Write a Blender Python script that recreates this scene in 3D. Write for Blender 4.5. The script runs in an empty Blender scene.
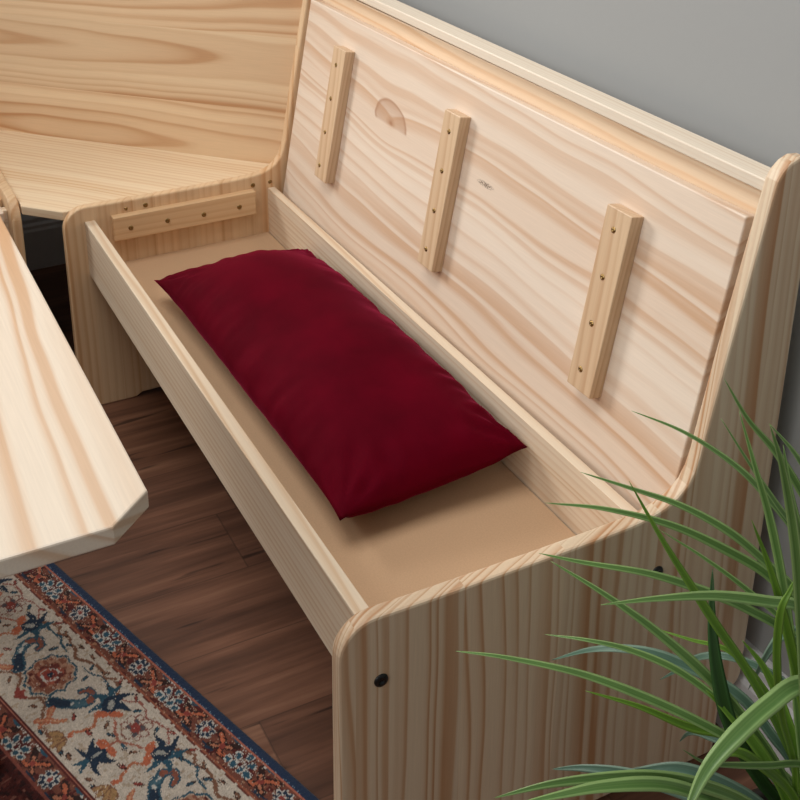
import bpy, bmesh, math, random
import numpy as np
from mathutils import Vector, Matrix
from mathutils import noise as mnoise

# ------------------------------------------------------------------ camera, light, exposure
SC = bpy.context.scene
COL = SC.collection
cam_d = bpy.data.cameras.new('camera')
cam = bpy.data.objects.new('camera', cam_d); COL.objects.link(cam)
RIGHT = Vector((0.42626257, 0.90452415, -0.01167414))
DOWN = Vector((0.32990107, -0.16745852, -0.92904409))
FWD = Vector((-0.84229775, 0.39216541, -0.36978478))
m = Matrix((RIGHT, -DOWN, -FWD)).transposed().to_4x4()
m.translation = Vector((2.08664116, -0.42183735, 1.36645108))
cam.matrix_world = m
cam_d.sensor_width = 36.0
cam_d.lens = 1196.367 * 36.0 / 800.0
cam_d.shift_x = (400 - 324.832) / 800.0
cam_d.shift_y = (159.049 - 400) / 800.0
cam_d.clip_start = 0.02
SC.camera = cam

SC.view_settings.view_transform = 'Standard'
SC.view_settings.look = 'None'
SC.view_settings.gamma = 1.0
SC.view_settings.exposure = -0.26
SC.view_settings.use_curve_mapping = False

world = bpy.data.worlds.new('world'); SC.world = world
world.use_nodes = True
wb = world.node_tree.nodes['Background']
wb.inputs[0].default_value = (0.93, 0.97, 1.0, 1)
wb.inputs[1].default_value = 0.24

def area_light(name, loc, target, sx, sy, power, color):
    d = bpy.data.lights.new(name, 'AREA'); d.shape = 'RECTANGLE'; d.size = sx; d.size_y = sy
    d.energy = power; d.color = color
    o = bpy.data.objects.new(name, d); COL.objects.link(o)
    o.location = loc
    o.rotation_euler = (Vector(target) - Vector(loc)).to_track_quat('-Z', 'Y').to_euler()
    return o
area_light('window_light', (-2.1, -1.7, 2.2), (0.5, 0.25, 0.4), 1.15, 1.1, 108, (1.0, 0.985, 0.96))
area_light('ceiling_light', (0.7, -0.45, 2.7), (0.6, 0.05, 0.0), 1.4, 1.1, 36, (1.0, 0.975, 0.94))
area_light('fill_light', (2.3, -2.7, 2.2), (1.2, 0.4, 0.4), 2.0, 1.6, 40, (1.0, 0.965, 0.92))  # added fill without a real source, lifts the near panel face and lower wall

# ------------------------------------------------------------------ node helpers
class NT:
    def __init__(s, name):
        s.m = bpy.data.materials.new(name); s.m.use_nodes = True
        s.t = s.m.node_tree; s.bsdf = s.t.nodes['Principled BSDF']
    def n(s, typ, **kw):
        nd = s.t.nodes.new(typ)
        for k, v in kw.items(): setattr(nd, k, v)
        return nd
    def put(s, sock, v):
        if isinstance(v, bpy.types.NodeSocket): s.t.links.new(v, sock)
        elif isinstance(v, (tuple, list)) and len(v) == 3 and sock.type == 'RGBA': sock.default_value = (*v, 1)
        else: sock.default_value = v
    def math(s, op, a, b=None, c=None, clamp=False):
        nd = s.n('ShaderNodeMath', operation=op, use_clamp=clamp)
        s.put(nd.inputs[0], a)
        if b is not None: s.put(nd.inputs[1], b)
        if c is not None: s.put(nd.inputs[2], c)
        return nd.outputs[0]
    def comb(s, x, y, z):
        nd = s.n('ShaderNodeCombineXYZ')
        for i, v in enumerate((x, y, z)): s.put(nd.inputs[i], v)
        return nd.outputs[0]
    def noise(s, vec, scale=1.0, detail=2.0, rough=0.5):
        nd = s.n('ShaderNodeTexNoise'); s.put(nd.inputs['Vector'], vec)
        nd.inputs['Scale'].default_value = scale; nd.inputs['Detail'].default_value = detail
        nd.inputs['Roughness'].default_value = rough
        return nd.outputs['Fac']
    def white(s, v):
        nd = s.n('ShaderNodeTexWhiteNoise', noise_dimensions='1D'); s.put(nd.inputs['W'], v)
        return nd.outputs['Value']
    def ramp(s, fac, stops, interp='LINEAR'):
        nd = s.n('ShaderNodeValToRGB'); s.put(nd.inputs[0], fac)
        cr = nd.color_ramp; cr.interpolation = interp
        while len(cr.elements) < len(stops): cr.elements.new(0.5)
        for e, (p, c) in zip(cr.elements, stops):
            e.position = p; e.color = (*c, 1) if len(c) == 3 else c
        return nd.outputs[0]
    def mix(s, fac, a, b, mode='MIX'):
        nd = s.n('ShaderNodeMix', data_type='RGBA', blend_type=mode)
        s.put(nd.inputs[0], fac); s.put(nd.inputs[6], a); s.put(nd.inputs[7], b)
        return nd.outputs[2]
    def obj(s):
        return s.n('ShaderNodeTexCoord').outputs['Object']
    def sep(s, v):
        nd = s.n('ShaderNodeSeparateXYZ'); s.put(nd.inputs[0], v); return nd.outputs
    def bump(s, h, strength=0.1, dist=0.001):
        nd = s.n('ShaderNodeBump'); s.put(nd.inputs['Height'], h)
        nd.inputs['Strength'].default_value = strength; nd.inputs['Distance'].default_value = dist
        s.t.links.new(nd.outputs[0], s.bsdf.inputs['Normal'])
    def done(s, col=None, rough=0.5, spec=0.4):
        if col is not None: s.put(s.bsdf.inputs['Base Color'], col)
        s.put(s.bsdf.inputs['Roughness'], rough)
        s.bsdf.inputs['Specular IOR Level'].default_value = spec
        return s.m

def hexc(r, g, b):
    f = lambda c: (c / 255 / 12.92) if c / 255 <= 0.04045 else ((c / 255 + 0.055) / 1.055) ** 2.4
    return (f(r), f(g), f(b))

def pine(name, axes, seed, stave=0.10, freq=120, light=hexc(236, 214, 186), dark=hexc(204, 158, 112),
         amount=1.0, off=(0.03, 0.05), slope=0.05, warp=0.03, rough=0.42, knots=(), marks=(), wav=(1.3, 3.5), rift=False, dip=0.0, tilt=0.0, band=0.25, irr=0.012):
    """Edge-glued clear-lacquered pine. axes = which local axes run along the grain, across the staves, through the board."""
    w = NT(name)
    c = w.sep(w.obj())
    A, B, D = (c['xyz'.index(k)] for k in axes)
    # knots pull the grain around them
    kn = 0.0
    st = w.math('ADD', w.math('DIVIDE', B, stave), seed * 1.37)
    idx = w.math('FLOOR', st)
    fr = w.math('MULTIPLY', w.math('SUBTRACT', w.math('SUBTRACT', st, idx), 0.5), stave)
    r1 = w.white(w.math('ADD', idx, seed * 7.1)); r2 = w.white(w.math('ADD', idx, seed * 3.3 + 40.5))
    r3 = w.white(w.math('ADD', idx, seed * 5.7 + 91.2))
    sh = w.math('MULTIPLY', r1, 9.0)
    A2 = w.math('ADD', A, sh)
    wv = w.comb(w.math('MULTIPLY', A2, wav[0]), w.math('MULTIPLY', B, wav[1]), w.math('ADD', w.math('MULTIPLY', D, wav[1]), seed))
    n1 = w.math('SUBTRACT', w.noise(wv, 1.0, 2.0, 0.45), 0.5)
    wv2 = w.comb(w.math('MULTIPLY', A2, 5.0), w.math('MULTIPLY', B, 30.0), w.math('ADD', w.math('MULTIPLY', D, 30.0), seed))
    n2 = w.math('SUBTRACT', w.noise(wv2, 1.0, 2.0, 0.5), 0.5)
    y = w.math('ADD', fr, w.math('MULTIPLY', w.math('SUBTRACT', r2, 0.5), off[0] * 2))
    cyc = w.math('SINE', w.math('MULTIPLY', A2, 3.1))
    z = w.math('ADD', w.math('ADD', D, w.math('ADD', w.math('MULTIPLY', r3, off[1]), 0.012)), w.math('MULTIPLY', cyc, slope))
    if rift: r = w.math('ADD', w.math('ADD', B, w.math('MULTIPLY', r1, 0.41)), w.math('ADD', w.math('MULTIPLY', D, dip), w.math('MULTIPLY', A, tilt)))
    else: r = w.math('SQRT', w.math('ADD', w.math('MULTIPLY', y, y), w.math('MULTIPLY', z, z)))
    r = w.math('ADD', r, w.math('MULTIPLY', n1, warp * 2))
    r = w.math('ADD', r, w.math('MULTIPLY', n2, 0.0022))
    for (ka, kb, kr) in knots:
        da = w.math('DIVIDE', w.math('SUBTRACT', A, ka), 1.5); db = w.math('SUBTRACT', B, kb)
        d = w.math('SQRT', w.math('ADD', w.math('MULTIPLY', da, da), w.math('MULTIPLY', db, db)))
        g = w.math('POWER', 2.718, w.math('MULTIPLY', w.math('DIVIDE', d, kr), -1.0))
        r = w.math('ADD', r, w.math('MULTIPLY', g, 0.035))
    irn = w.noise(w.comb(w.math('MULTIPLY', r, 38.0), w.math('MULTIPLY', A2, 0.25), w.math('ADD', idx, seed)), 1.0, 1.0, 0.5)
    ph = w.math('MULTIPLY', w.math('ADD', r, w.math('MULTIPLY_ADD', irn, irr * 2, -irr)), freq)
    f = w.math('FRACT', ph)
    ring = w.ramp(f, [(0.0, (0.30,) * 3), (0.10, (0.0,) * 3), (0.40, (0.06,) * 3), (0.62, (0.42,) * 3), (0.82, (1,) * 3), (0.93, (0.95,) * 3), (1.0, (0.30,) * 3)])
    # wide bands: groups of rings are lighter / darker
    big = w.noise(w.comb(w.math('MULTIPLY', r, freq * 0.33), w.math('MULTIPLY', A2, 0.5), idx), 1.0, 1.0, 0.5)
    big = w.math('MULTIPLY_ADD', big, 2.6, -0.75, clamp=True)
    k = w.math('MULTIPLY', ring, w.math('MULTIPLY_ADD', big, 0.75, 0.25))
    k = w.math('ADD', w.math('MULTIPLY', k, 1.0 - band), w.math('MULTIPLY', big, band))
    k = w.math('MULTIPLY', k, amount, clamp=True)
    col = w.mix(k, light, dark)
    # stave tone and fine fibre
    tone = w.math('MULTIPLY_ADD', r2, 0.10, 0.95)
    fib = w.noise(w.comb(w.math('MULTIPLY', A2, 14.0), w.math('MULTIPLY', B, 420.0), w.math('MULTIPLY', D, 420.0)), 1.0, 2.0, 0.6)
    tone = w.math('MULTIPLY', tone, w.math('MULTIPLY_ADD', fib, 0.16, 0.92))
    col = w.mix(1.0, col, w.comb(tone, tone, tone), 'MULTIPLY')
    for (ka, kb, kr) in knots:
        # an arched knot: a rounded cap cut straight along its lower side
        da = w.math('SUBTRACT', w.math('SUBTRACT', A, ka), w.math('MULTIPLY', w.math('SUBTRACT', B, kb), -0.35))
        db = w.math('MULTIPLY', w.math('SUBTRACT', B, kb), 1.0)
        d = w.math('SQRT', w.math('ADD', w.math('MULTIPLY', w.math('DIVIDE', da, 1.45), w.math('DIVIDE', da, 1.45)), w.math('MULTIPLY', db, db)))
        d = w.math('ADD', d, w.math('MULTIPLY', n2, 0.012))
        q = w.math('DIVIDE', d, kr)
        kc = w.ramp(q, [(0.0, (0.9,) * 3), (0.12, (0.5,) * 3), (0.30, (0.28,) * 3), (0.80, (0.42,) * 3), (0.92, (0.75,) * 3), (1.0, (0,) * 3)])
        up = w.math('MULTIPLY_ADD', db, 1.0 / 0.004, 1.6, clamp=True)
        col = w.mix(w.math('MULTIPLY', kc, up), col, hexc(164, 116, 84))
    for (ka, kb, la, lb) in marks:
        da = w.math('DIVIDE', w.math('SUBTRACT', A, ka), la); db = w.math('DIVIDE', w.math('SUBTRACT', B, kb), lb)
        d = w.math('ADD', w.math('MULTIPLY', da, da), w.math('MULTIPLY', db, db))
        mk = w.math('MULTIPLY', w.math('SUBTRACT', 1.0, d, clamp=True), w.math('MULTIPLY_ADD', w.noise(w.comb(w.math('MULTIPLY', A, 260.0), w.math('MULTIPLY', B, 500.0), 0.0), 1.0, 1.0), 6.0, -2.4, clamp=True))
        col = w.mix(mk, col, hexc(62, 40, 28))
    w.bump(k, 0.05, 0.0006)
    return w.done(col, rough, 0.35)

def plain(name, col, rough=0.5, spec=0.4, metal=0.0, var=0.06, scale=30.0, bump=0.0):
    w = NT(name)
    n = w.noise(w.obj(), scale, 3.0, 0.6)
    v = w.math('MULTIPLY_ADD', n, var * 2, 1 - var)
    c = w.mix(1.0, col, w.comb(v, v, v), 'MULTIPLY')
    w.bsdf.inputs['Metallic'].default_value = metal
    if bump: w.bump(n, bump, 0.001)
    return w.done(c, rough, spec)

# ------------------------------------------------------------------ object helpers
def link(name, me, mat=None, parent=None):
    o = bpy.data.objects.new(name, me); COL.objects.link(o)
    if mat is not None: me.materials.append(mat)
    if parent is not None: o.parent = parent
    return o
def from_bm(name, bm, mat, parent=None, smooth=False):
    bmesh.ops.recalc_face_normals(bm, faces=bm.faces)
    me = bpy.data.meshes.new(name); bm.to_mesh(me); bm.free()
    if smooth:
        for p in me.polygons: p.use_smooth = True
    return link(name, me, mat, parent)
def thing(name, label, cat, loc=(0, 0, 0), group=None):
    o = bpy.data.objects.new(name, None); COL.objects.link(o); o.empty_display_size = 0.1
    o.location = loc; o['label'] = label; o['category'] = cat
    if group: o['group'] = group
    return o
def tag(o, label, cat, group=None):
    o['label'] = label; o['category'] = cat
    if group: o['group'] = group
    return o
def structure(o): o['kind'] = 'structure'; return o
def box_bm(x0, x1, y0, y1, z0, z1, bev=0.0, seg=2):
    bm = bmesh.new()
    bmesh.ops.create_cube(bm, size=1)
    for v in bm.verts:
        v.co = Vector((x0 + (v.co.x + .5) * (x1 - x0), y0 + (v.co.y + .5) * (y1 - y0), z0 + (v.co.z + .5) * (z1 - z0)))
    if bev: bmesh.ops.bevel(bm, geom=bm.edges[:], offset=bev, segments=seg, profile=0.5, affect='EDGES')
    return bm
def prism_bm(poly, a0, a1, to3, bev=0.0, seg=2):
    """poly: list of 2-D points; to3(p, a) -> 3-D point."""
    bm = bmesh.new()
    lo = [bm.verts.new(to3(p, a0)) for p in poly]; hi = [bm.verts.new(to3(p, a1)) for p in poly]
    n = len(poly)
    f0 = bm.faces.new(lo); f1 = bm.faces.new(hi[::-1])
    for i in range(n): bm.faces.new((lo[i], hi[i], hi[(i + 1) % n], lo[(i + 1) % n]))
    bmesh.ops.recalc_face_normals(bm, faces=bm.faces)
    if bev:
        ed = list(set(list(f0.edges) + list(f1.edges)))
        bmesh.ops.bevel(bm, geom=ed, offset=bev, segments=seg, profile=0.5, affect='EDGES', clamp_overlap=True)
    return bm
def frame_mat(o, x, y, z):
    mt = Matrix((x, y, z)).transposed().to_4x4(); mt.translation = o; return mt
def disc_bm(profile, n=20):
    """lathe (r, z) profile about local z"""
    bm = bmesh.new(); rings = []
    for r, z in profile:
        if r < 1e-6: rings.append([bm.verts.new((0, 0, z))])
        else: rings.append([bm.verts.new((r * math.cos(2 * math.pi * i / n), r * math.sin(2 * math.pi * i / n), z)) for i in range(n)])
    for a, b in zip(rings, rings[1:]):
        if len(a) == 1 and len(b) == 1: continue
        for i in range(n):
            j = (i + 1) % n
            if len(a) == 1: bm.faces.new((a[0], b[i], b[j]))
            elif len(b) == 1: bm.faces.new((a[i], b[0], a[j]))
            else: bm.faces.new((a[i], b[i], b[j], a[j]))
    return bm
LEAVES = [
 (7,0,[(1.36,0.332,0.748),(1.375,0.354,0.705),(1.387,0.383,0.667),(1.399,0.411,0.621),(1.415,0.443,0.554),(1.441,0.455,0.435),(1.491,0.439,0.19)]),
 (6,0,[(1.33,0.366,0.675),(1.35,0.39,0.628),(1.367,0.418,0.58),(1.381,0.446,0.533),(1.404,0.471,0.45),(1.431,0.474,0.349),(1.476,0.435,0.19)]),
 (8,0,[(1.36,0.357,0.705),(1.381,0.368,0.646),(1.396,0.38,0.594),(1.413,0.391,0.527),(1.431,0.398,0.455),(1.453,0.402,0.362),(1.488,0.418,0.19)]),
 (8,0,[(1.4,0.355,0.715),(1.415,0.386,0.672),(1.432,0.42,0.605),(1.457,0.442,0.493),(1.48,0.436,0.386),(1.519,0.422,0.19)]),
 (7,0,[(1.27,0.303,0.667),(1.297,0.348,0.645),(1.32,0.391,0.612),(1.338,0.424,0.576),(1.365,0.466,0.513),(1.394,0.497,0.432),(1.432,0.492,0.328),(1.49,0.428,0.19)]),
 (8,0,[(1.28,0.235,0.62),(1.308,0.279,0.604),(1.332,0.326,0.583),(1.356,0.373,0.55),(1.377,0.412,0.509),(1.395,0.443,0.47),(1.421,0.466,0.399),(1.452,0.451,0.324),(1.506,0.419,0.19)]),
 (9,0,[(1.26,0.209,0.577),(1.292,0.261,0.574),(1.323,0.323,0.554),(1.349,0.377,0.522),(1.371,0.422,0.487),(1.39,0.453,0.442),(1.415,0.471,0.378),(1.447,0.458,0.301),(1.499,0.406,0.19)]),
 (6,0,[(1.3,0.331,0.528),(1.329,0.368,0.5),(1.356,0.41,0.461),(1.383,0.454,0.41),(1.411,0.471,0.346),(1.441,0.456,0.281),(1.487,0.416,0.19)]),
 (9,3,[(1.33,0.255,0.636),(1.355,0.279,0.579),(1.373,0.304,0.529),(1.39,0.332,0.476),(1.408,0.368,0.413),(1.43,0.406,0.332),(1.447,0.428,0.259),(1.47,0.397,0.19)]),
 (9,0,[(1.27,0.198,0.524),(1.292,0.238,0.514),(1.321,0.303,0.497),(1.344,0.359,0.471),(1.362,0.407,0.442),(1.382,0.457,0.4),(1.404,0.488,0.332),(1.433,0.483,0.246),(1.464,0.416,0.19)]),
 (10,0,[(1.3,0.19,0.54),(1.335,0.234,0.508),(1.367,0.283,0.463),(1.399,0.333,0.405),(1.429,0.375,0.339),(1.451,0.4,0.287),(1.463,0.412,0.255),(1.489,0.418,0.19)]),
 (10,0,[(1.42,0.156,0.595),(1.43,0.215,0.587),(1.439,0.274,0.574),(1.447,0.338,0.548),(1.451,0.375,0.53),(1.458,0.426,0.475),(1.472,0.458,0.34),(1.491,0.399,0.19)]),
 (7,0,[(1.28,0.205,0.422),(1.309,0.24,0.424),(1.335,0.277,0.417),(1.365,0.321,0.394),(1.398,0.364,0.352),(1.428,0.397,0.303),(1.453,0.416,0.257),(1.49,0.421,0.19)]),
 (11,1,[(1.25,0.241,0.345),(1.283,0.271,0.376),(1.313,0.307,0.385),(1.342,0.344,0.375),(1.38,0.39,0.347),(1.41,0.414,0.309),(1.441,0.43,0.266),(1.501,0.408,0.19)]),
 (9,0,[(1.3,0.081,0.469),(1.325,0.124,0.464),(1.356,0.19,0.443),(1.381,0.248,0.412),(1.404,0.304,0.375),(1.428,0.363,0.328),(1.448,0.412,0.278),(1.459,0.428,0.242),(1.484,0.39,0.19)]),
 (9,3,[(1.33,0.224,0.381),(1.361,0.27,0.368),(1.387,0.316,0.344),(1.41,0.364,0.326),(1.437,0.409,0.275),(1.454,0.428,0.234),(1.483,0.389,0.19)]),
 (14,2,[(1.36,0.35,0.516),(1.383,0.335,0.469),(1.403,0.333,0.415),(1.42,0.342,0.362),(1.439,0.372,0.296),(1.455,0.409,0.24),(1.468,0.437,0.19)]),
 (15,0,[(1.52,0.186,0.416),(1.514,0.2,0.437),(1.508,0.221,0.457),(1.502,0.257,0.473),(1.495,0.302,0.482),(1.49,0.344,0.482),(1.484,0.411,0.44),(1.473,0.481,0.303),(1.459,0.431,0.19)]),
 (8,1,[(1.26,0.395,0.257),(1.277,0.402,0.283),(1.297,0.413,0.316),(1.318,0.434,0.327),(1.343,0.461,0.321),(1.37,0.486,0.302),(1.407,0.491,0.26),(1.492,0.418,0.19)]),
 (8,1,[(1.27,0.429,0.152),(1.286,0.424,0.183),(1.298,0.428,0.195),(1.319,0.435,0.202),(1.353,0.447,0.21),(1.401,0.455,0.204),(1.433,0.453,0.198),(1.495,0.426,0.19)]),
 (12,0,[(1.4,0.067,0.383),(1.419,0.116,0.396),(1.436,0.167,0.396),(1.451,0.221,0.385),(1.463,0.268,0.363),(1.475,0.314,0.33),(1.488,0.363,0.277),(1.505,0.417,0.19)]),
 (12,0,[(1.44,0.056,0.421),(1.448,0.105,0.418),(1.454,0.151,0.411),(1.461,0.212,0.39),(1.467,0.26,0.359),(1.472,0.312,0.317),(1.478,0.37,0.256),(1.483,0.412,0.19)]),
 (12,1,[(1.31,0.205,0.259),(1.333,0.228,0.273),(1.358,0.259,0.277),(1.38,0.287,0.271),(1.408,0.326,0.255),(1.45,0.383,0.219),(1.477,0.419,0.19)]),
 (14,1,[(1.34,0.258,0.252),(1.363,0.281,0.273),(1.388,0.315,0.285),(1.415,0.353,0.271),(1.437,0.384,0.248),(1.462,0.414,0.212),(1.478,0.437,0.19)]),
 (6,0,[(1.5,0.195,0.482),(1.496,0.229,0.446),(1.491,0.273,0.416),(1.486,0.327,0.384),(1.482,0.375,0.358),(1.477,0.438,0.306),(1.472,0.467,0.236),(1.463,0.404,0.19)]),
 (7,3,[(1.47,0.346,0.606),(1.471,0.333,0.583),(1.471,0.325,0.56),(1.472,0.329,0.503),(1.473,0.348,0.424),(1.475,0.381,0.326),(1.476,0.39,0.19)]),
 (8,0,[(1.5,0.243,0.808),(1.501,0.264,0.759),(1.503,0.289,0.68),(1.505,0.308,0.598),(1.507,0.331,0.485),(1.511,0.393,0.19)]),
 (9,3,[(1.46,0.263,0.383),(1.464,0.28,0.397),(1.467,0.305,0.392),(1.472,0.338,0.36),(1.476,0.375,0.314),(1.481,0.4,0.259),(1.487,0.415,0.19)]),
 (6,3,[(1.3,0.339,0.392),(1.328,0.365,0.389),(1.355,0.397,0.382),(1.387,0.422,0.346),(1.424,0.437,0.296),(1.456,0.428,0.254),(1.512,0.394,0.19)]),
 (9,0,[(1.44,0.331,0.724),(1.45,0.341,0.667),(1.46,0.361,0.599),(1.472,0.387,0.503),(1.486,0.401,0.382),(1.506,0.409,0.19)]),
 (9,3,[(1.42,0.328,0.628),(1.433,0.351,0.565),(1.446,0.374,0.486),(1.46,0.395,0.398),(1.472,0.41,0.308),(1.488,0.413,0.19)]),
 (12,3,[(1.4,0.321,0.403),(1.422,0.344,0.371),(1.442,0.368,0.332),(1.463,0.388,0.282),(1.5,0.402,0.19)]),
 (11,1,[(1.34,0.452,0.29),(1.366,0.446,0.373),(1.379,0.456,0.406),(1.393,0.478,0.383),(1.425,0.472,0.316),(1.49,0.422,0.19)]),
 (9,3,[(1.36,0.407,0.399),(1.385,0.42,0.374),(1.414,0.427,0.334),(1.445,0.425,0.286),(1.511,0.392,0.19)]),
]

# ------------------------------------------------------------------ the setting
WALL_Y, WALL_X = 0.63, -0.70
def floor_mat():
    w = NT('walnut_plank_floor')
    c = w.sep(w.obj()); x, y = c[0], c[1]
    pw = 0.152
    px = w.math('DIVIDE', w.math('ADD', x, 0.03), pw); ix = w.math('FLOOR', px); fx = w.math('SUBTRACT', px, ix)
    off = w.white(w.math('ADD', ix, 12.3))
    py = w.math('ADD', w.math('DIVIDE', y, 2.4), off); iy = w.math('FLOOR', py); fy = w.math('SUBTRACT', py, iy)
    pid = w.math('MULTIPLY_ADD', ix, 17.0, iy); rn = w.white(pid)
    y2 = w.math('MULTIPLY_ADD', rn, 11.0, y)
    n1 = w.noise(w.comb(w.math('MULTIPLY', x, 26.0), w.math('MULTIPLY', y2, 2.2), rn), 1.0, 4.0, 0.6)
    n2 = w.noise(w.comb(w.math('MULTIPLY', x, 110.0), w.math('MULTIPLY', y2, 4.0), rn), 1.0, 3.0, 0.6)
    n3 = w.noise(w.comb(w.math('MULTIPLY', x, 55.0), w.math('MULTIPLY', y2, 5.0), w.math('ADD', rn, 5.0)), 1.0, 2.0, 0.5)
    t = w.math('ADD', w.math('MULTIPLY', n1, 0.65), w.math('MULTIPLY', n2, 0.35))
    t = w.math('ADD', t, w.math('MULTIPLY_ADD', rn, 0.16, -0.08))
    col = w.ramp(t, [(0.25, hexc(64, 40, 28)), (0.45, hexc(96, 63, 46)), (0.58, hexc(118, 80, 60)), (0.75, hexc(146, 106, 82))])
    crack = w.ramp(n3, [(0.0, (1,) * 3), (0.29, (0.9,) * 3), (0.35, (0,) * 3)])
    col = w.mix(w.math('MULTIPLY', crack, 0.8), col, hexc(34, 18, 11))
    ex = w.math('MINIMUM', fx, w.math('SUBTRACT', 1.0, fx)); ey = w.math('MINIMUM', fy, w.math('SUBTRACT', 1.0, fy))
    seam = w.math('MAXIMUM', w.math('LESS_THAN', ex, 0.006), w.math('LESS_THAN', ey, 0.0006))
    col = w.mix(w.math('MULTIPLY', seam, 0.4), col, hexc(40, 24, 16))
    w.bump(w.math('SUBTRACT', w.math('MULTIPLY', n2, 0.4), seam), 0.12, 0.001)
    return w.done(col, w.math('MULTIPLY_ADD', n2, 0.15, 0.42), 0.45)
structure(from_bm('floor', box_bm(-0.8, 3.2, -3.2, 0.75, -0.05, 0.0), floor_mat()))
M_wall = plain('grey_wall_paint', hexc(158, 159, 158), 0.85, 0.2, var=0.012, scale=90, bump=0.03)
structure(from_bm('wall_back', box_bm(-0.8, 3.2, WALL_Y, WALL_Y + 0.12, 0, 2.8), M_wall))
WY0, WY1, WZ0, WZ1 = -2.5, -0.12, 0.95, 2.55          # opening added out of view so the key light can pass the wall
wl = bmesh.new()
for y0, y1, z0, z1 in ((-3.2, WY0, 0, 2.8), (WY1, WALL_Y, 0, 2.8), (WY0, WY1, 0, WZ0), (WY0, WY1, WZ1, 2.8)):
    t_ = box_bm(WALL_X - 0.1, WALL_X, y0, y1, z0, z1); me_ = bpy.data.meshes.new('t'); t_.to_mesh(me_); t_.free(); wl.from_mesh(me_); bpy.data.meshes.remove(me_)
structure(from_bm('wall_left', wl, M_wall))
M_base = plain('white_skirting_paint', hexc(214, 214, 214), 0.5, 0.4, var=0.01)
wf = bmesh.new()
for y0, y1, z0, z1 in ((WY0, WY0 + .05, WZ0, WZ1), (WY1 - .05, WY1, WZ0, WZ1), (WY0 + .05, WY1 - .05, WZ0, WZ0 + .05), (WY0 + .05, WY1 - .05, WZ1 - .05, WZ1)):
    t_ = box_bm(WALL_X - 0.08, WALL_X + 0.012, y0, y1, z0, z1); me_ = bpy.data.meshes.new('t'); t_.to_mesh(me_); t_.free(); wf.from_mesh(me_); bpy.data.meshes.remove(me_)
structure(from_bm('added_window_1', wf, M_base))  # unseen frame around the opening added for the key light
prof = [(0, 0), (0.026, 0), (0.026, 0.104), (0.022, 0.110), (0.022, 0.118), (0.016, 0.124), (0.016, 0.133), (0.010, 0.142), (0.004, 0.147), (0, 0.147)]
structure(from_bm('baseboard_back', prism_bm(prof, WALL_X, 3.2, lambda p, a: (a, WALL_Y - p[0], p[1])), M_base))
structure(from_bm('baseboard_left', prism_bm(prof, -3.2, WALL_Y - 0.026, lambda p, a: (WALL_X + p[0], a, p[1])), M_base))

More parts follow.
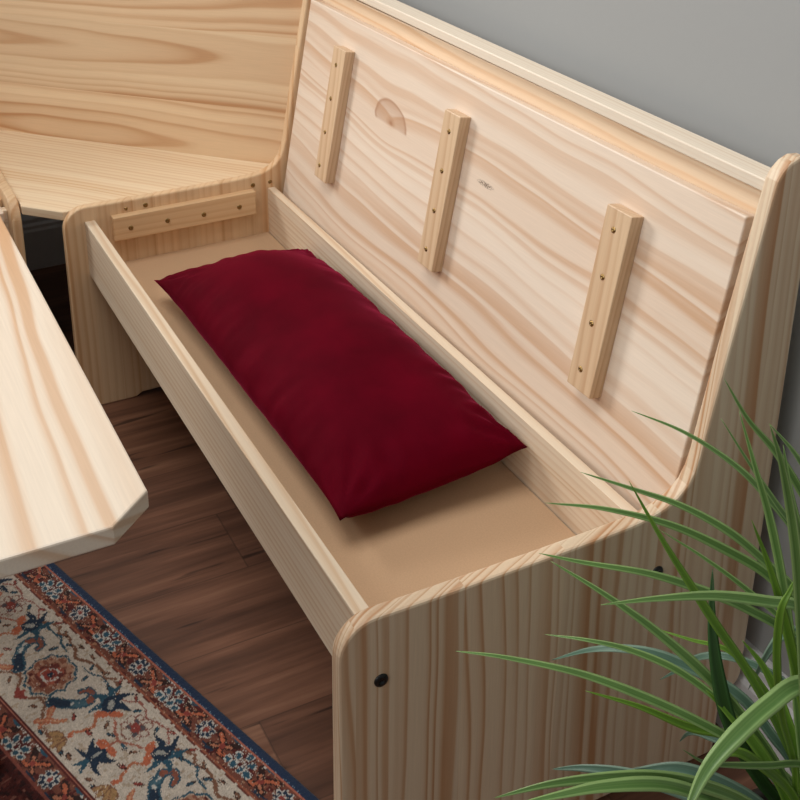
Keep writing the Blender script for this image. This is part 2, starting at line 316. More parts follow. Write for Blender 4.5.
# ------------------------------------------------------------------ rug (woven pattern worked out thread by thread)
def build_rug():
    us = np.concatenate([np.arange(-30, -6, 1.0), np.arange(-6, 71, 0.15), np.arange(71, 77, 1.0)])
    vs = np.concatenate([np.arange(0, 32, 0.15), np.arange(32, 74, 1.0)])
    U, V = np.meshgrid(us, vs)
    rng = np.random.default_rng(5)
    def lin(r, g, b): return np.array(hexc(r, g, b))
    CREAM, RUST, NAVY, TEAL = lin(210, 196, 178), lin(128, 70, 52), lin(36, 50, 74), lin(42, 88, 108)
    ORANGE, MAROON, DKBLUE, WHITE = lin(204, 104, 62), lin(96, 34, 30), lin(34, 54, 76), lin(206, 202, 192)
    OCHRE, BROWN, RED, DKB = lin(176, 134, 82), lin(138, 92, 66), lin(156, 62, 50), lin(58, 34, 30)
    # woven threads: motif edges step with the knots and wander slightly
    Uq = np.round(U / 0.22) * 0.22; Vq = np.round(V / 0.22) * 0.22
    def vn(scale, seed):
        g = np.random.default_rng(seed).random((90, 200))
        x = (Uq + 40) / scale; y = (Vq + 5) / scale
        xi = np.floor(x).astype(int); yi = np.floor(y).astype(int); fx = x - xi; fy = y - yi
        fx = fx * fx * (3 - 2 * fx); fy = fy * fy * (3 - 2 * fy)
        a = lambda j, i: g[j % 90, i % 200]
        return (a(yi, xi) * (1 - fx) + a(yi, xi + 1) * fx) * (1 - fy) + (a(yi + 1, xi) * (1 - fx) + a(yi + 1, xi + 1) * fx) * fy
    wob1 = (vn(1.3, 1) - .5) * 0.35; wob2 = (vn(1.3, 2) - .5) * 0.35
    uu = Uq + wob1 + rng.normal(0, 0.04, U.shape); vv = Vq + wob2 + rng.normal(0, 0.04, U.shape)
    col = np.empty(U.shape + (3,)); col[:] = CREAM
    def put(mask, c): col[mask] = c
    def fold(u, c, half):
        t = np.mod(u - c, 2 * half); return np.minimum(t, 2 * half - t), np.where(t > half, -1.0, 1.0)
    def seg(x, y, pts):
        d = np.full(x.shape, 1e9); L = 0; best = np.zeros(x.shape)
        tot = sum(math.dist(a, b) for a, b in zip(pts, pts[1:]))
        for a, b in zip(pts, pts[1:]):
            ax, ay = a; bx, by = b; dx, dy = bx - ax, by - ay; l2 = dx * dx + dy * dy
            t = np.clip(((x - ax) * dx + (y - ay) * dy) / l2, 0, 1)
            q = np.hypot(x - ax - t * dx, y - ay - t * dy); up = q < d
            best = np.where(up, (L + t * math.sqrt(l2)) / tot, best); d = np.minimum(d, q); L += math.sqrt(l2)
        return d, best
    def stroke(x, y, pts, w, c, region, dash=0):
        d, t = seg(x, y, pts); mk = (d < w) & region
        if dash: mk &= (np.floor(t * dash) % 2 == 0)
        put(mk, c)
    def ell(x, y, cx, cy, a, b, ang):
        ca, sa = math.cos(ang), math.sin(ang); p = (x - cx) * ca + (y - cy) * sa; q = -(x - cx) * sa + (y - cy) * ca
        return np.hypot(p / a, q / b)
    def petals(x, y, cx, cy, n, r0, a, b, cfill, cline, reg, ph=0.0, lw=0.16):
        for k in range(n):
            g = ph + 2 * math.pi * k / n; px, py = cx + r0 * math.cos(g), cy + r0 * math.sin(g)
            put((ell(x, y, px, py, a + lw, b + lw, g) < 1) & reg, cline)
        for k in range(n):
            g = ph + 2 * math.pi * k / n; px, py = cx + r0 * math.cos(g), cy + r0 * math.sin(g)
            put((ell(x, y, px, py, a, b, g) < 1) & reg, cfill)
    fine = vn(0.5, 8); mid = vn(1.1, 9)
    # ---- the narrow rust borders, outer and inner
    def band(v0, v1, cu, vc, half):
        reg = (V > v0) & (V < v1)
        put(reg, RUST); put(reg & (mid > .68), MAROON); put(reg & (fine > .86), lin(176, 124, 92))
        s, sg = fold(uu, cu, half); x, y = s, vv - vc
        # leafy arabesque between the flowers
        stroke(x, y, [(1.9, -1.2), (3.0, -0.6), (3.9, 0.2), (4.4, 1.2), (5.6, 1.1)], .48, DKB, reg)
        stroke(x, y, [(2.4, 1.3), (3.2, .9), (3.9, .2), (4.8, -.5), (5.4, -1.2)], .5, DKB, reg)
        stroke(x, y, [(2.1, -1.1), (3.0, -0.5), (3.9, 0.2), (4.3, 1.1), (5.4, 1.0)], .24, ORANGE, reg)
        stroke(x, y, [(2.6, 1.2), (3.3, .8), (3.9, .2), (4.8, -.4)], .2, lin(196, 120, 84), reg)
        stroke(x, y, [(5.2, -1.6), (6.0, -1.9), (6.8, -1.5)], .2, WHITE, reg, 7)
        stroke(x, y, [(1.4, 1.7), (2.4, 1.9), (3.4, 1.7)], .22, DKBLUE, reg)
        stroke(x, y, [(3.6, -1.9), (4.4, -1.6), (5.0, -1.8)], .22, TEAL, reg)
        put((ell(x, y, 3.9, .2, .5, .42, .6) < 1) & reg, RED)
        petals(x, y, 0, 0, 8, 1.0, .46, .30, DKBLUE, WHITE, reg, math.pi / 8, .14)
        put((np.hypot(x, y) < .62) & reg, WHITE); put((np.hypot(x, y) < .42) & reg, RED)
        x7 = x - half
        put((np.abs(x7) / 2.4 + np.abs(y + .2) / 1.9 < 1) & reg, MAROON)
        for (cx, cy, a) in ((0, -1.35, 1.57), (-1.25, -.35, .6), (-.75, .95, 1.2), (-1.9, .9, .3), (0, .35, 1.57)):
            put((ell(x7, y, cx, cy, .72, .56, a) < 1) & reg, WHITE)
        for (cx, cy, a) in ((0, -1.35, 1.57), (-1.25, -.35, .6), (-.75, .95, 1.2), (-1.9, .9, .3)):
            put((ell(x7, y, cx, cy, .54, .40, a) < 1) & reg, TEAL)
        put((ell(x7, y, 0, .35, .5, .34, 1.57) < 1) & reg, MAROON)
    band(1.3, 6.3, 13.85, 3.5, 7.93)
    band(21.8, 25.7, 37.4, 23.75, 7.93)
    # ---- guard stripes
    put((V > 1.45) & (V < 1.75), lin(190, 104, 78)); put((V > 5.9) & (V < 6.15), lin(168, 92, 62)); put((V > 6.15) & (V < 6.5), lin(120, 58, 44))
    put((V > 6.15) & (V < 6.5) & (fine > .6), CREAM)
    put((V > 21.1) & (V < 21.9), MAROON); put((V > 21.3) & (V < 21.5), lin(186, 112, 88)); put((V > 25.4) & (V < 25.9), lin(150, 74, 58))
    put((V > 25.9), lin(84, 30, 26)); put((V > 25.9) & (mid > .6), lin(112, 48, 38)); put((V > 25.9) & (fine > .72), lin(56, 24, 24)); put((V > 25.9) & (fine < .12), lin(150, 92, 76))
    # ---- the wide cream border
    reg = (V > 6.5) & (V < 21.1)
    put(reg & (fine > .80), lin(190, 170, 146))
    s, sg = fold(uu, 21.6, 16.9)
    x, y = s, vv
    # vines
    stroke(x, y, [(0.0, 9.2), (2.2, 8.2), (4.6, 7.7), (6.2, 8.5), (7.4, 7.4), (9.0, 8.0), (11.0, 9.2)], .26, BROWN, reg)
    stroke(x, y, [(2.0, 9.6), (4.3, 9.4), (5.4, 8.5), (7.6, 8.8), (9.6, 9.6)], .16, TEAL, reg)
    stroke(x, y, [(0, 19.8), (2.6, 17.2), (4.3, 17.4), (6.6, 19.5), (9.2, 20.0), (12.0, 19.4)], .24, BROWN, reg)
    stroke(x, y, [(11.0, 13.0), (12.4, 14.4), (12.0, 16.2), (11.1, 17.2)], .22, lin(196, 112, 70), reg)
    stroke(x, y, [(11.6, 8.8), (13.4, 7.4), (15.2, 7.6), (16.9, 8.4)], .15, lin(164, 92, 76), reg)
    stroke(x, y, [(13.4, 11.8), (15.0, 12.6), (16.9, 13.6), (16.9, 15.2)], .17, lin(180, 104, 80), reg)
    stroke(x, y, [(2.6, 17.2), (4.6, 16.0), (5.6, 17.0)], .18, BROWN, reg)
    # little leaves along the vines
    for (cx, cy, g, c_) in ((3.2, 8.6, .8, TEAL), (5.4, 7.6, -.6, BROWN), (8.3, 7.0, 1.0, RED), (8.4, 8.9, -.4, TEAL), (12.6, 7.2, .5, RED), (14.6, 8.6, -.9, TEAL),
                            (2.2, 16.0, .4, RED), (3.4, 18.6, -.8, BROWN), (8.0, 20.4, .3, TEAL), (9.9, 19.0, -.5, RED), (13.6, 13.2, .9, BROWN), (15.4, 13.6, -.4, TEAL),
                            (12.9, 15.6, .2, RED), (14.4, 19.9, .5, BROWN), (1.6, 7.4, .2, BROWN), (4.2, 10.6, 1.2, TEAL), (9.0, 15.6, .7, RED), (13.0, 20.2, 0, TEAL)):
        put((ell(x, y, cx, cy, .72, .30, g) < 1) & reg, DKB); put((ell(x, y, cx, cy, .58, .2, g) < 1) & reg, c_)
    # rosette with a scalloped teal outline
    d = np.hypot(x, (y - 13.8) * 1.0); a = np.arctan2(y - 13.8, x); R = 3.75 * (1 + .06 * np.cos(10 * a))
    put((d < R + .18) & reg, TEAL); put((d < R - .18) & reg, lin(196, 170, 146)); put((d < R - .42) & reg, lin(150, 88, 64))
    put((d < R - .42) & (fine > .62) & reg, lin(186, 136, 106)); put((d < R - .42) & (fine < .16) & reg, MAROON)
    put((d < 2.1 * (1 + .12 * np.cos(6 * a))) & reg, lin(120, 52, 42)); put((d < 2.0) & (mid > .6) & reg, lin(176, 88, 62))
    put((d < 1.1) & reg, RED); put((np.abs(d - 1.25) < .16) & (fine > .3) & reg, WHITE); put((d < .5) & reg, DKBLUE)
    # paisley curl
    P = [(4.6, 16.4), (6.0, 15.5), (7.6, 14.0), (8.2, 12.4), (7.4, 11.2), (6.2, 11.4), (5.9, 12.4)]
    dd, t = seg(x, y, P); wd = .85 - .5 * t
    put((dd < wd + .2) & reg, TEAL); put((dd < wd - .12) & reg, lin(72, 110, 124)); put((dd < wd - .35) & reg & (fine > .45), WHITE)
    put((dd < wd * .75) & (t > .55) & reg, lin(150, 84, 62))
    put((dd < wd - .1) & (t < .3) & reg, DKBLUE)
    # blue lily flowers
    def lily(cx, cy, rot, sc, x=x):
        for k, (ang, ln, wd) in enumerate([(0, 2.5, .62), (.75, 2.4, .55), (-.75, 2.4, .55), (1.7, 2.2, .52), (-1.7, 2.2, .52), (2.7, 1.5, .5), (-2.7, 1.5, .5)]):
            g = rot + ang
            pts = [(cx, cy), (cx + sc * ln * .55 * math.cos(g), cy + sc * ln * .55 * math.sin(g)),
                   (cx + sc * ln * math.cos(g + .28 * np.sign(ang + .01)), cy + sc * ln * math.sin(g + .28 * np.sign(ang + .01)))]
            dd, t = seg(x, y, pts)
            put((dd < sc * wd * (1.15 - 1.0 * t)) & reg, DKBLUE if k % 2 else TEAL)
        put((ell(x, y, cx, cy, .95 * sc, .75 * sc, rot) < 1) & reg, DKBLUE)
        put((ell(x, y, cx + .15, cy, .55 * sc, .3 * sc, rot) < 1) & reg, lin(166, 166, 158))
        g = rot + math.pi
        for sg2 in (-.55, .55):
            px, py = cx + sc * 1.35 * math.cos(g + sg2), cy + sc * 1.35 * math.sin(g + sg2)
            put((ell(x, y, px, py, .72 * sc, .42 * sc, g + sg2 + 1.2 * np.sign(sg2)) < 1) & reg, ORANGE)
    lily(10.9, 10.6, -2.4, 1.5)
    lily(16.9, 16.9, 1.57, 1.4)
    # little red flower ringed with loops
    petals(x, y, 16.9, 10.4, 8, 1.55, .62, .48, CREAM, lin(150, 92, 78), reg, .2, .17)
    petals(x, y, 16.9, 10.4, 4, .95, .5, .4, lin(92, 84, 88), lin(150, 92, 78), reg, .8, .1)
    put((np.hypot(x - 16.9, y - 10.4) < .75) & reg, RED)
    # ochre bud
    for g in (-1.25, -.75, -.2, .35):
        px, py = 11.1 + 1.5 * math.cos(g + 2.2), 18.4 + 1.3 * math.sin(g + 2.2)
        put((ell(x, y, px, py, 1.25, .52, g + 2.2) < 1) & reg, BROWN); put((ell(x, y, px, py, 1.08, .36, g + 2.2) < 1) & reg, OCHRE)
    put((np.hypot(x - 11.4, y - 17.7) < .5) & reg, ORANGE)
    # tulip and orange sprig
    for g in (-2.3, -1.57, -.85):
        put((ell(x, y, .9 * math.cos(g), 19.7 + .9 * math.sin(g), .95, .42, g) < 1) & reg, RED)
    for pts in ([(5.6, 17.2), (7.0, 18.6), (7.4, 20.2)], [(7.0, 18.6), (8.4, 17.6), (8.8, 16.6)], [(6.0, 19.6), (7.0, 18.6)]):
        dd, t = seg(x, y, pts); put((dd < .55 * (1 - .6 * t)) & reg, lin(196, 108, 68)); put((dd < .2 * (1 - .6 * t)) & reg, lin(214, 150, 108))
    # scattered light and dark knots
    put((V > 1.5) & (V < 6.2) & (rng.random(U.shape) > .97), lin(196, 170, 146)); put(reg & (rng.random(U.shape) > .985), lin(226, 214, 196))
    # pile wear and thread noise
    col *= (1 + rng.normal(0, 0.10, U.shape))[..., None]
    col *= (0.88 + 0.24 * vn(0.35, 14))[..., None]
    # navy edge is the binding's own colour
    lum = col.mean(-1, keepdims=True); col = (lum + (col - lum) * 0.87) * 0.80
    put(V < 1.45, NAVY)
    sp = (V > 1.1) & (V < 1.45) & (rng.random(U.shape) > .86); put(sp, lin(110, 134, 150))
    col = np.clip(col, 0, 1)
    H = 0.0042 - 0.002 * np.clip((0.5 - V) / 0.5, 0, 1) ** 2 + rng.normal(0, 0.00025, U.shape)
    ny, nx = U.shape
    P3 = np.stack([U / 100, -V / 100, H], -1).reshape(-1, 3)
    i = np.arange(ny - 1)[:, None] * nx + np.arange(nx - 1)[None]
    F = np.stack([i, i + nx, i + nx + 1, i + 1], -1).reshape(-1, 4)
    # skirt down to the floor
    b0 = len(P3); edge = np.concatenate([np.arange(nx), np.arange(1, ny) * nx + nx - 1, (ny - 1) * nx + np.arange(nx - 2, -1, -1), np.arange(ny - 2, 0, -1) * nx])
    low = P3[edge].copy(); low[:, 2] = 0.0005
    k = len(edge); e2 = np.roll(edge, -1); lo = b0 + np.arange(k)
    F2 = np.stack([edge, e2, np.roll(lo, -1), lo], -1)
    P3 = np.concatenate([P3, low]); F = np.concatenate([F, F2])
    C3 = np.concatenate([col.reshape(-1, 3), col.reshape(-1, 3)[edge]])
    me = bpy.data.meshes.new('rug')
    me.vertices.add(len(P3)); me.vertices.foreach_set('co', P3.astype(np.float32).ravel())
    me.loops.add(F.size); me.loops.foreach_set('vertex_index', F.astype(np.int32).ravel())
    me.polygons.add(len(F)); me.polygons.foreach_set('loop_start', np.arange(0, F.size, 4, dtype=np.int32))
    me.polygons.foreach_set('loop_total', np.full(len(F), 4, dtype=np.int32))
    me.update(calc_edges=True)
    at = me.color_attributes.new('weave', 'FLOAT_COLOR', 'POINT')
    at.data.foreach_set('color', np.concatenate([C3, np.ones((len(C3), 1))], 1).astype(np.float32).ravel())
    w = NT('woven_rug_pile')
    nd = w.n('ShaderNodeAttribute', attribute_name='weave')
    n = w.noise(w.obj(), 700.0, 2.0, 0.6)
    v = w.math('MULTIPLY_ADD', n, 0.5, 0.75)
    w.bump(n, 0.5, 0.002)
    w.bsdf.inputs['Sheen Weight'].default_value = 0.15
    mt = w.done(w.mix(1.0, nd.outputs['Color'], w.comb(v, v, v), 'MULTIPLY'), 0.95, 0.1)
    o = link('rug', me, mt)
    o.location = (0.4221, -0.1616, 0.0); o.rotation_euler = (0, 0, math.radians(18.8))
    return tag(o, 'oriental floral rug with navy edge lying on the plank floor under the table', 'rug')
build_rug()

# ------------------------------------------------------------------ bench woodwork
L_IN, L_OUT, TH = 1.180, 1.1997, 0.0197
W_lid = pine('pine_lid', 'xyz', 2.0, stave=2.0, freq=29, rift=True, warp=0.034, wav=(1.9, 4.5), dip=0.8, tilt=0.045, irr=0.042, band=0.3, amount=0.88,
             light=hexc(231, 215, 197), dark=hexc(200, 158, 122), knots=[(0.370, 0.258, 0.040)], marks=[(0.668, 0.2545, 0.026, 0.005)])
W_panel = pine('pine_end_panel', 'zyx', 5.0, stave=0.135, freq=50, rift=True, warp=0.022, wav=(1.6, 5.0), dip=2.3, tilt=0.02, irr=0.028, band=0.25, light=hexc(226, 206, 178), dark=hexc(188, 140, 100), amount=1.05)
W_panel_far = pine('pine_far_end_panel', 'zyx', 8.0, stave=0.045, freq=60, rift=True, warp=0.012, wav=(1.2, 6.0), dip=0.8, tilt=0.01, irr=0.012, band=0.4, light=hexc(228, 198, 160), dark=hexc(200, 154, 110))
W_rail = pine('pine_rail', 'xzy', 3.0, stave=2.0, freq=90, rift=True, warp=0.012, wav=(0.9, 6.0), dip=0.5, tilt=0.012, irr=0.01, light=hexc(231, 214, 190), dark=hexc(206, 172, 136), amount=0.8)
W_cap = pine('pine_cap_rail', 'xyz', 6.0, stave=2.0, freq=160, rift=True, warp=0.006, wav=(1.0, 8.0), dip=0.9, tilt=0.006, irr=0.006, light=hexc(230, 217, 198), dark=hexc(210, 188, 162), amount=0.8)
W_cleat = pine('pine_cleat', 'yxz', 7.0, stave=2.0, freq=60, rift=True, warp=0.014, wav=(2.5, 6.0), dip=2.0, tilt=0.06, irr=0.02, light=hexc(215, 186, 152), dark=hexc(184, 142, 106), amount=0.8)
W_cleat_far = pine('pine_support_cleat', 'yzx', 9.0, stave=0.2, freq=80, slope=0.03, off=(0.06, 0.06), light=hexc(224, 190, 148), dark=hexc(200, 152, 106))
M_brass = plain('aged_brass', hexc(150, 122, 78), 0.3, 0.5, metal=1.0)
M_dark = plain('screw_recess', hexc(40, 30, 22), 0.6, 0.3)
M_black = plain('black_plastic_cap', hexc(14, 14, 16), 0.35, 0.5)
def mdf():
    w = NT('tan_hardboard')
    n = w.noise(w.obj(), 420.0, 3.0, 0.65); n2 = w.noise(w.obj(), 7.0, 2.0, 0.5)
    v = w.math('ADD', w.math('MULTIPLY_ADD', n, 0.30, 0.80), w.math('MULTIPLY_ADD', n2, 0.14, -0.04))
    return w.done(w.mix(1.0, hexc(198, 164, 130), w.comb(v, v, v), 'MULTIPLY'), 0.6, 0.3)
M_mdf = mdf()

def panel_profile(sk=0.0):
    up = lambda y: y - sk * min(1, max(0, (y - 0.40) / 0.07))
    pts = [(0, 0), (0.0, 0.395)]
    for i in range(1, 9):
        g = math.radians(180 - 90 * i / 9); pts.append((0.044 + 0.044 * math.cos(g), 0.397 + 0.045 * math.sin(g)))
    pts += [(0.044, 0.442), (0.12, 0.4405), (0.25, 0.4398), (0.34, 0.4403), (0.385, 0.4418), (0.41, 0.4445), (0.432, 0.4508), (0.450, 0.4605), (0.4630, 0.4730),
            (0.4710, 0.489), (0.4765, 0.510), (0.4815, 0.540), (0.497, 0.629), (0.512, 0.707), (0.5266, 0.783), (0.5375, 0.838),
            (0.5405, 0.8505), (0.5465, 0.8608), (0.5555, 0.8690), (0.568, 0.8738), (0.580, 0.8725), (0.5895, 0.8665), (0.596, 0.856), (0.598, 0.843),
            (0.598, 0.126), (0.595, 0.116), (0.588, 0.108), (0.578, 0.103), (0.569, 0.099), (0.566, 0.090), (0.566, 0), (0.49, 0), (0.477, 0.008), (0.128, 0.008), (0.1146, 0.0)]
    return [(up(y) if z > 0.3 else y, z) for y, z in pts]

def screw(parent, mtx, r=0.0034):
    r *= 1.12
    bm = disc_bm([(r * 1.25, 0.0), (r * 1.2, 0.0004), (r, 0.0007), (r * .8, 0.0016), (r * .45, 0.0021), (r * .35, 0.0012), (0, 0.0012)], 16)
    bm.transform(mtx)
    o = from_bm('screw', bm, M_brass, parent, True); o['label'] = 'small brass screw head'
    return o
RX = Matrix.Rotation(math.radians(90), 4, 'Y')       # local z -> +x

def bolt_cap(parent, x, y, z):
    r = 0.0086
    bm = disc_bm([(r, 0), (r, 0.0008), (r * .93, 0.0018), (r * .6, 0.0026), (r * .42, 0.0027), (r * .38, 0.0014), (0, 0.0014)], 24)
    bm.transform(Matrix.Translation((x, y, z)) @ RX)
    from_bm('bolt_cap', bm, M_black, parent, True)['label'] = 'round black bolt cap'

# lid frame: u along the bench, v up its slope, n out of its face
LO = Vector((0.0097, 0.4502, 0.405)); LU = Vector((0.9999, 0.0107, 0.0026)).normalized()
LV = Vector((-0.0044, 0.177, 0.9842)).normalized(); LV = (LV - LU * LV.dot(LU)).normalized(); LN = LU.cross(LV)
LID = frame_mat(LO, LU, LV, LN)

def build_bench(root, open_lid):
    xs = lambda p, a: (a, p[0], p[1])
    near = from_bm('end_panel', prism_bm(panel_profile(0), L_IN, L_OUT, xs, 0.0032, 2), W_panel, root)
    bolt_cap(near, L_OUT, 0.0509, 0.3537); bolt_cap(near, L_OUT, 0.4294, 0.3579)
    far = from_bm('end_panel', prism_bm(panel_profile(0.0135), -TH, 0.0, xs, 0.0032, 2), W_panel_far, root)
    for (y, z, r) in ((0.1231, 0.4236, .0026), (0.1625, 0.4234, .0036), (0.3882, 0.4222, .0036), (0.4258, 0.423, .003)):
        screw(far, Matrix.Translation((0, y, z)) @ RX, r)
    from_bm('support_cleat', box_bm(0.0, 0.018, 0.0915, 0.387, 0.366, 0.416, 0.0015), W_cleat_far, far)
    for y, z in ((0.1252, 0.3897), (0.1996, 0.3897), (0.2749, 0.3875), (0.3506, 0.3886)):
        screw(far, Matrix.Translation((0.018, y, z)) @ RX, .0036)
    from_bm('support_cleat', box_bm(L_IN - 0.018, L_IN, 0.0915, 0.387, 0.366, 0.416, 0.0015), W_cleat_far, near)
    from_bm('front_rail', box_bm(0, L_IN, 0.0405, 0.0605, 0.2995, 0.4127, 0.0015), W_rail, root)
    from_bm('back_rail', box_bm(0, L_IN, 0.4199, 0.436, 0.300, 0.4107, 0.0012), W_rail, root)
    from_bm('storage_base', box_bm(0.0, L_IN, 0.0605, 0.4182, 0.305, 0.3119), M_mdf, root)['label'] = 'tan hardboard storage base'
    # backrest board and cap
    bk = from_bm('backrest', box_bm(0.0, 1.160, -0.44 + 0.44, 0.425, -0.012, 0.0, 0.001), W_backrest, root)
    bk.matrix_local = frame_mat(LO + LU * -0.006 - LN * 0.0215 + LV * 0.0, LU, LV, LN)
    cap = from_bm('cap_rail', box_bm(0, 1.180, 0, 0.034, 0, 0.0155, 0.0018), W_cap, root)
    a = math.atan2(0.011, 1.18)
    cap.matrix_local = Matrix.Translation((0.0, 0.5345, 0.8283)) @ Matrix.Rotation(a, 4, 'Z')
    lid = from_bm('seat_lid', box_bm(0, 1.1605, -0.034 if open_lid else 0.0, 0.396, -0.0195, 0.0, 0.0022, 3), W_lid, root)
    if open_lid: lid.matrix_local = LID
    else: lid.matrix_local = frame_mat(Vector((0.008, 0.028, 0.4135)), Vector((1, 0, 0)), Vector((0, 1, 0)), Vector((0, 0, 1)))
    if open_lid:
        for u0, u1, v0, v1 in ((0.1595, 0.2078, 0.0885, 0.3425), (0.5540, 0.5998, 0.0805, 0.3400), (0.9572, 1.0060, 0.0785, 0.3350)):
            cl = from_bm('cleat', box_bm(-(u1 - u0) / 2, (u1 - u0) / 2, -(v1 - v0) / 2, (v1 - v0) / 2, 0, 0.020, 0.0012), W_cleat, lid)
            cl.location = ((u0 + u1) / 2, (v0 + v1) / 2, 0)
        for us, vs in (((.1791, .1786, .1765, .1749), (.3101, .2458, .18, .1141)), ((.5761, .5765, .5752, .5728), (.3095, .2446, .1772, .1099)), ((.9785, .9785, .9783, .9776), (.307, .2415, .175, .108))):
            for u, v in zip(us, vs): screw(lid, Matrix.Translation((u, v, 0.020)), .0031)
W_backrest = pine('pine_backrest_board', 'xyz', 4.0, stave=0.12, freq=52, rift=True, warp=0.03, wav=(1.6, 4.0), dip=0.6, tilt=0.03, irr=0.015, band=0.35, light=hexc(232, 210, 182), dark=hexc(212, 172, 132))
bench = thing('storage_bench', 'pale pine storage bench with its seat lid propped open', 'bench')
build_bench(bench, True)
side = thing('storage_bench', 'pine bench end with rounded corner at the left edge behind the table', 'bench')
build_bench(side, False)
side.location = (-0.082, -0.082, 0); side.rotation_euler = (0, 0, math.radians(90)); side.scale = (-1, 1, 1)

# ------------------------------------------------------------------ corner seat between the two benches
corner = thing('corner_seat', 'pine corner seat with slanted diagonal backrest in the corner of the room', 'corner seat', (-0.25, 0.15, 0))
inv = Matrix.Translation((0.25, -0.15, 0))
W_cseat = pine('pine_corner_seat', 'xyz', 12.0, stave=0.2, freq=75, rift=True, warp=0.022, wav=(1.6, 4.5), dip=0.8, tilt=0.05, irr=0.010, band=0.3, light=hexc(236, 214, 182), dark=hexc(214, 174, 130))
W_cback = pine('pine_corner_backrest', 'xyz', 11.0, stave=0.155, freq=62, slope=0.016, off=(0.03, 0.05), warp=0.020, wav=(1.8, 3.5), irr=0.010, band=0.35, light=hexc(232, 203, 165), dark=hexc(190, 140, 96))
s2 = math.sqrt(.5)
DU = Vector((s2, s2, 0))
tilt = 0.15
DVv = Vector((-tilt * s2, tilt * s2, 1)).normalized(); DN = DU.cross(DVv)
BO = Vector((-0.301, 0.219, 0.400))     # middle of the backrest's foot
def cs(p): return (p - BO).dot(DU), (p - BO).dot(DVv)
# seat slab: grain runs along the diagonal
seat_poly = [(-0.0865, -0.0600), (-0.0215, 0.0045), (-0.0215, 0.520), (-0.602, -0.0605)]
cm = frame_mat(Vector((-0.25, 0.15, 0)), DU, Vector((-s2, s2, 0)), Vector((0, 0, 1)))
loc2 = [cm.inverted() @ Vector((x, y, 0)) for x, y in seat_poly]
o = from_bm('seat', prism_bm([(p.x, p.y) for p in loc2], 0.413, 0.4315, lambda p, a: (p[0], p[1], a), 0.002), W_cseat, corner)
o.matrix_local = inv @ cm
bm_ = frame_mat(BO, DU, DVv, DN)
hv = 0.47
def half(v, side_):
    # where the board meets the planes of the two end panels
    p = BO + DVv * v
    return (-0.0215 - p.x) / s2 if side_ > 0 else -(-0.0 + (p.y + 0.0605) / s2)
poly = [(half(0, -1), 0), (half(0, 1), 0), (half(hv, 1), hv), (half(hv, -1), hv)]
o = from_bm('backrest', prism_bm(poly, -0.016, 0.0, lambda p, a: (p[0], p[1], a), 0.0), W_cback, corner)
o.matrix_local = inv @ bm_
o = from_bm('cap_rail', box_bm(half(hv, -1) + .012, half(hv, 1) - .012, hv, hv + 0.016, -0.022, 0.006, 0.002), W_cback, corner); o.matrix_local = inv @ bm_
o = from_bm('seat_batten', box_bm(-0.20, 0.20, 0.17, 0.20, 0.38, 0.413, 0.001), W_cseat, corner); o.matrix_local = inv @ cm

# ------------------------------------------------------------------ table
tb = thing('dining_table', 'pale pine dining table with clipped corners at the left edge of the view', 'table', (0.75, -0.56, 0))
W_table = pine('pine_table_top', 'xyz', 15.0, stave=2.0, freq=20, rift=True, warp=0.034, wav=(1.8, 4.5), dip=1.6, tilt=0.07, irr=0.04, band=0.3, light=hexc(234, 223, 206), dark=hexc(204, 160, 120), amount=1.1, rough=0.3)
T0, T1 = (0.20, -0.912), (1.3035, -0.2095)
cx, cy = 0.033, 0.039
tp = [(T0[0] + cx, T0[1]), (T1[0] - cx, T0[1]), (T1[0], T0[1] + cy), (T1[0], T1[1] - cy), (T1[0] - cx, T1[1]), (T0[0] + cx, T1[1]), (T0[0], T1[1] - cy), (T0[0], T0[1] + cy)]
o = from_bm('table_top', prism_bm([(x - .75, y + .56) for x, y in tp], 0.7215, 0.740, lambda p, a: (p[0], p[1], a), 0.002), W_table, tb)
for sx in (-.40, .04):
    for sy in (-.20, .20):
        from_bm('leg', box_bm(sx - .03, sx + .03, sy - .03, sy + .03, 0.0056, 0.66, 0.003), W_panel, tb)
for sy in (-.20, .20): from_bm('apron', box_bm(-.44, .08, sy - .012, sy + .012, 0.640, 0.7215, 0.001), W_rail, tb)
for sx in (-.40, .04): from_bm('apron', box_bm(sx - .012, sx + .012, -.188, .188, 0.640, 0.7215, 0.001), W_rail, tb)

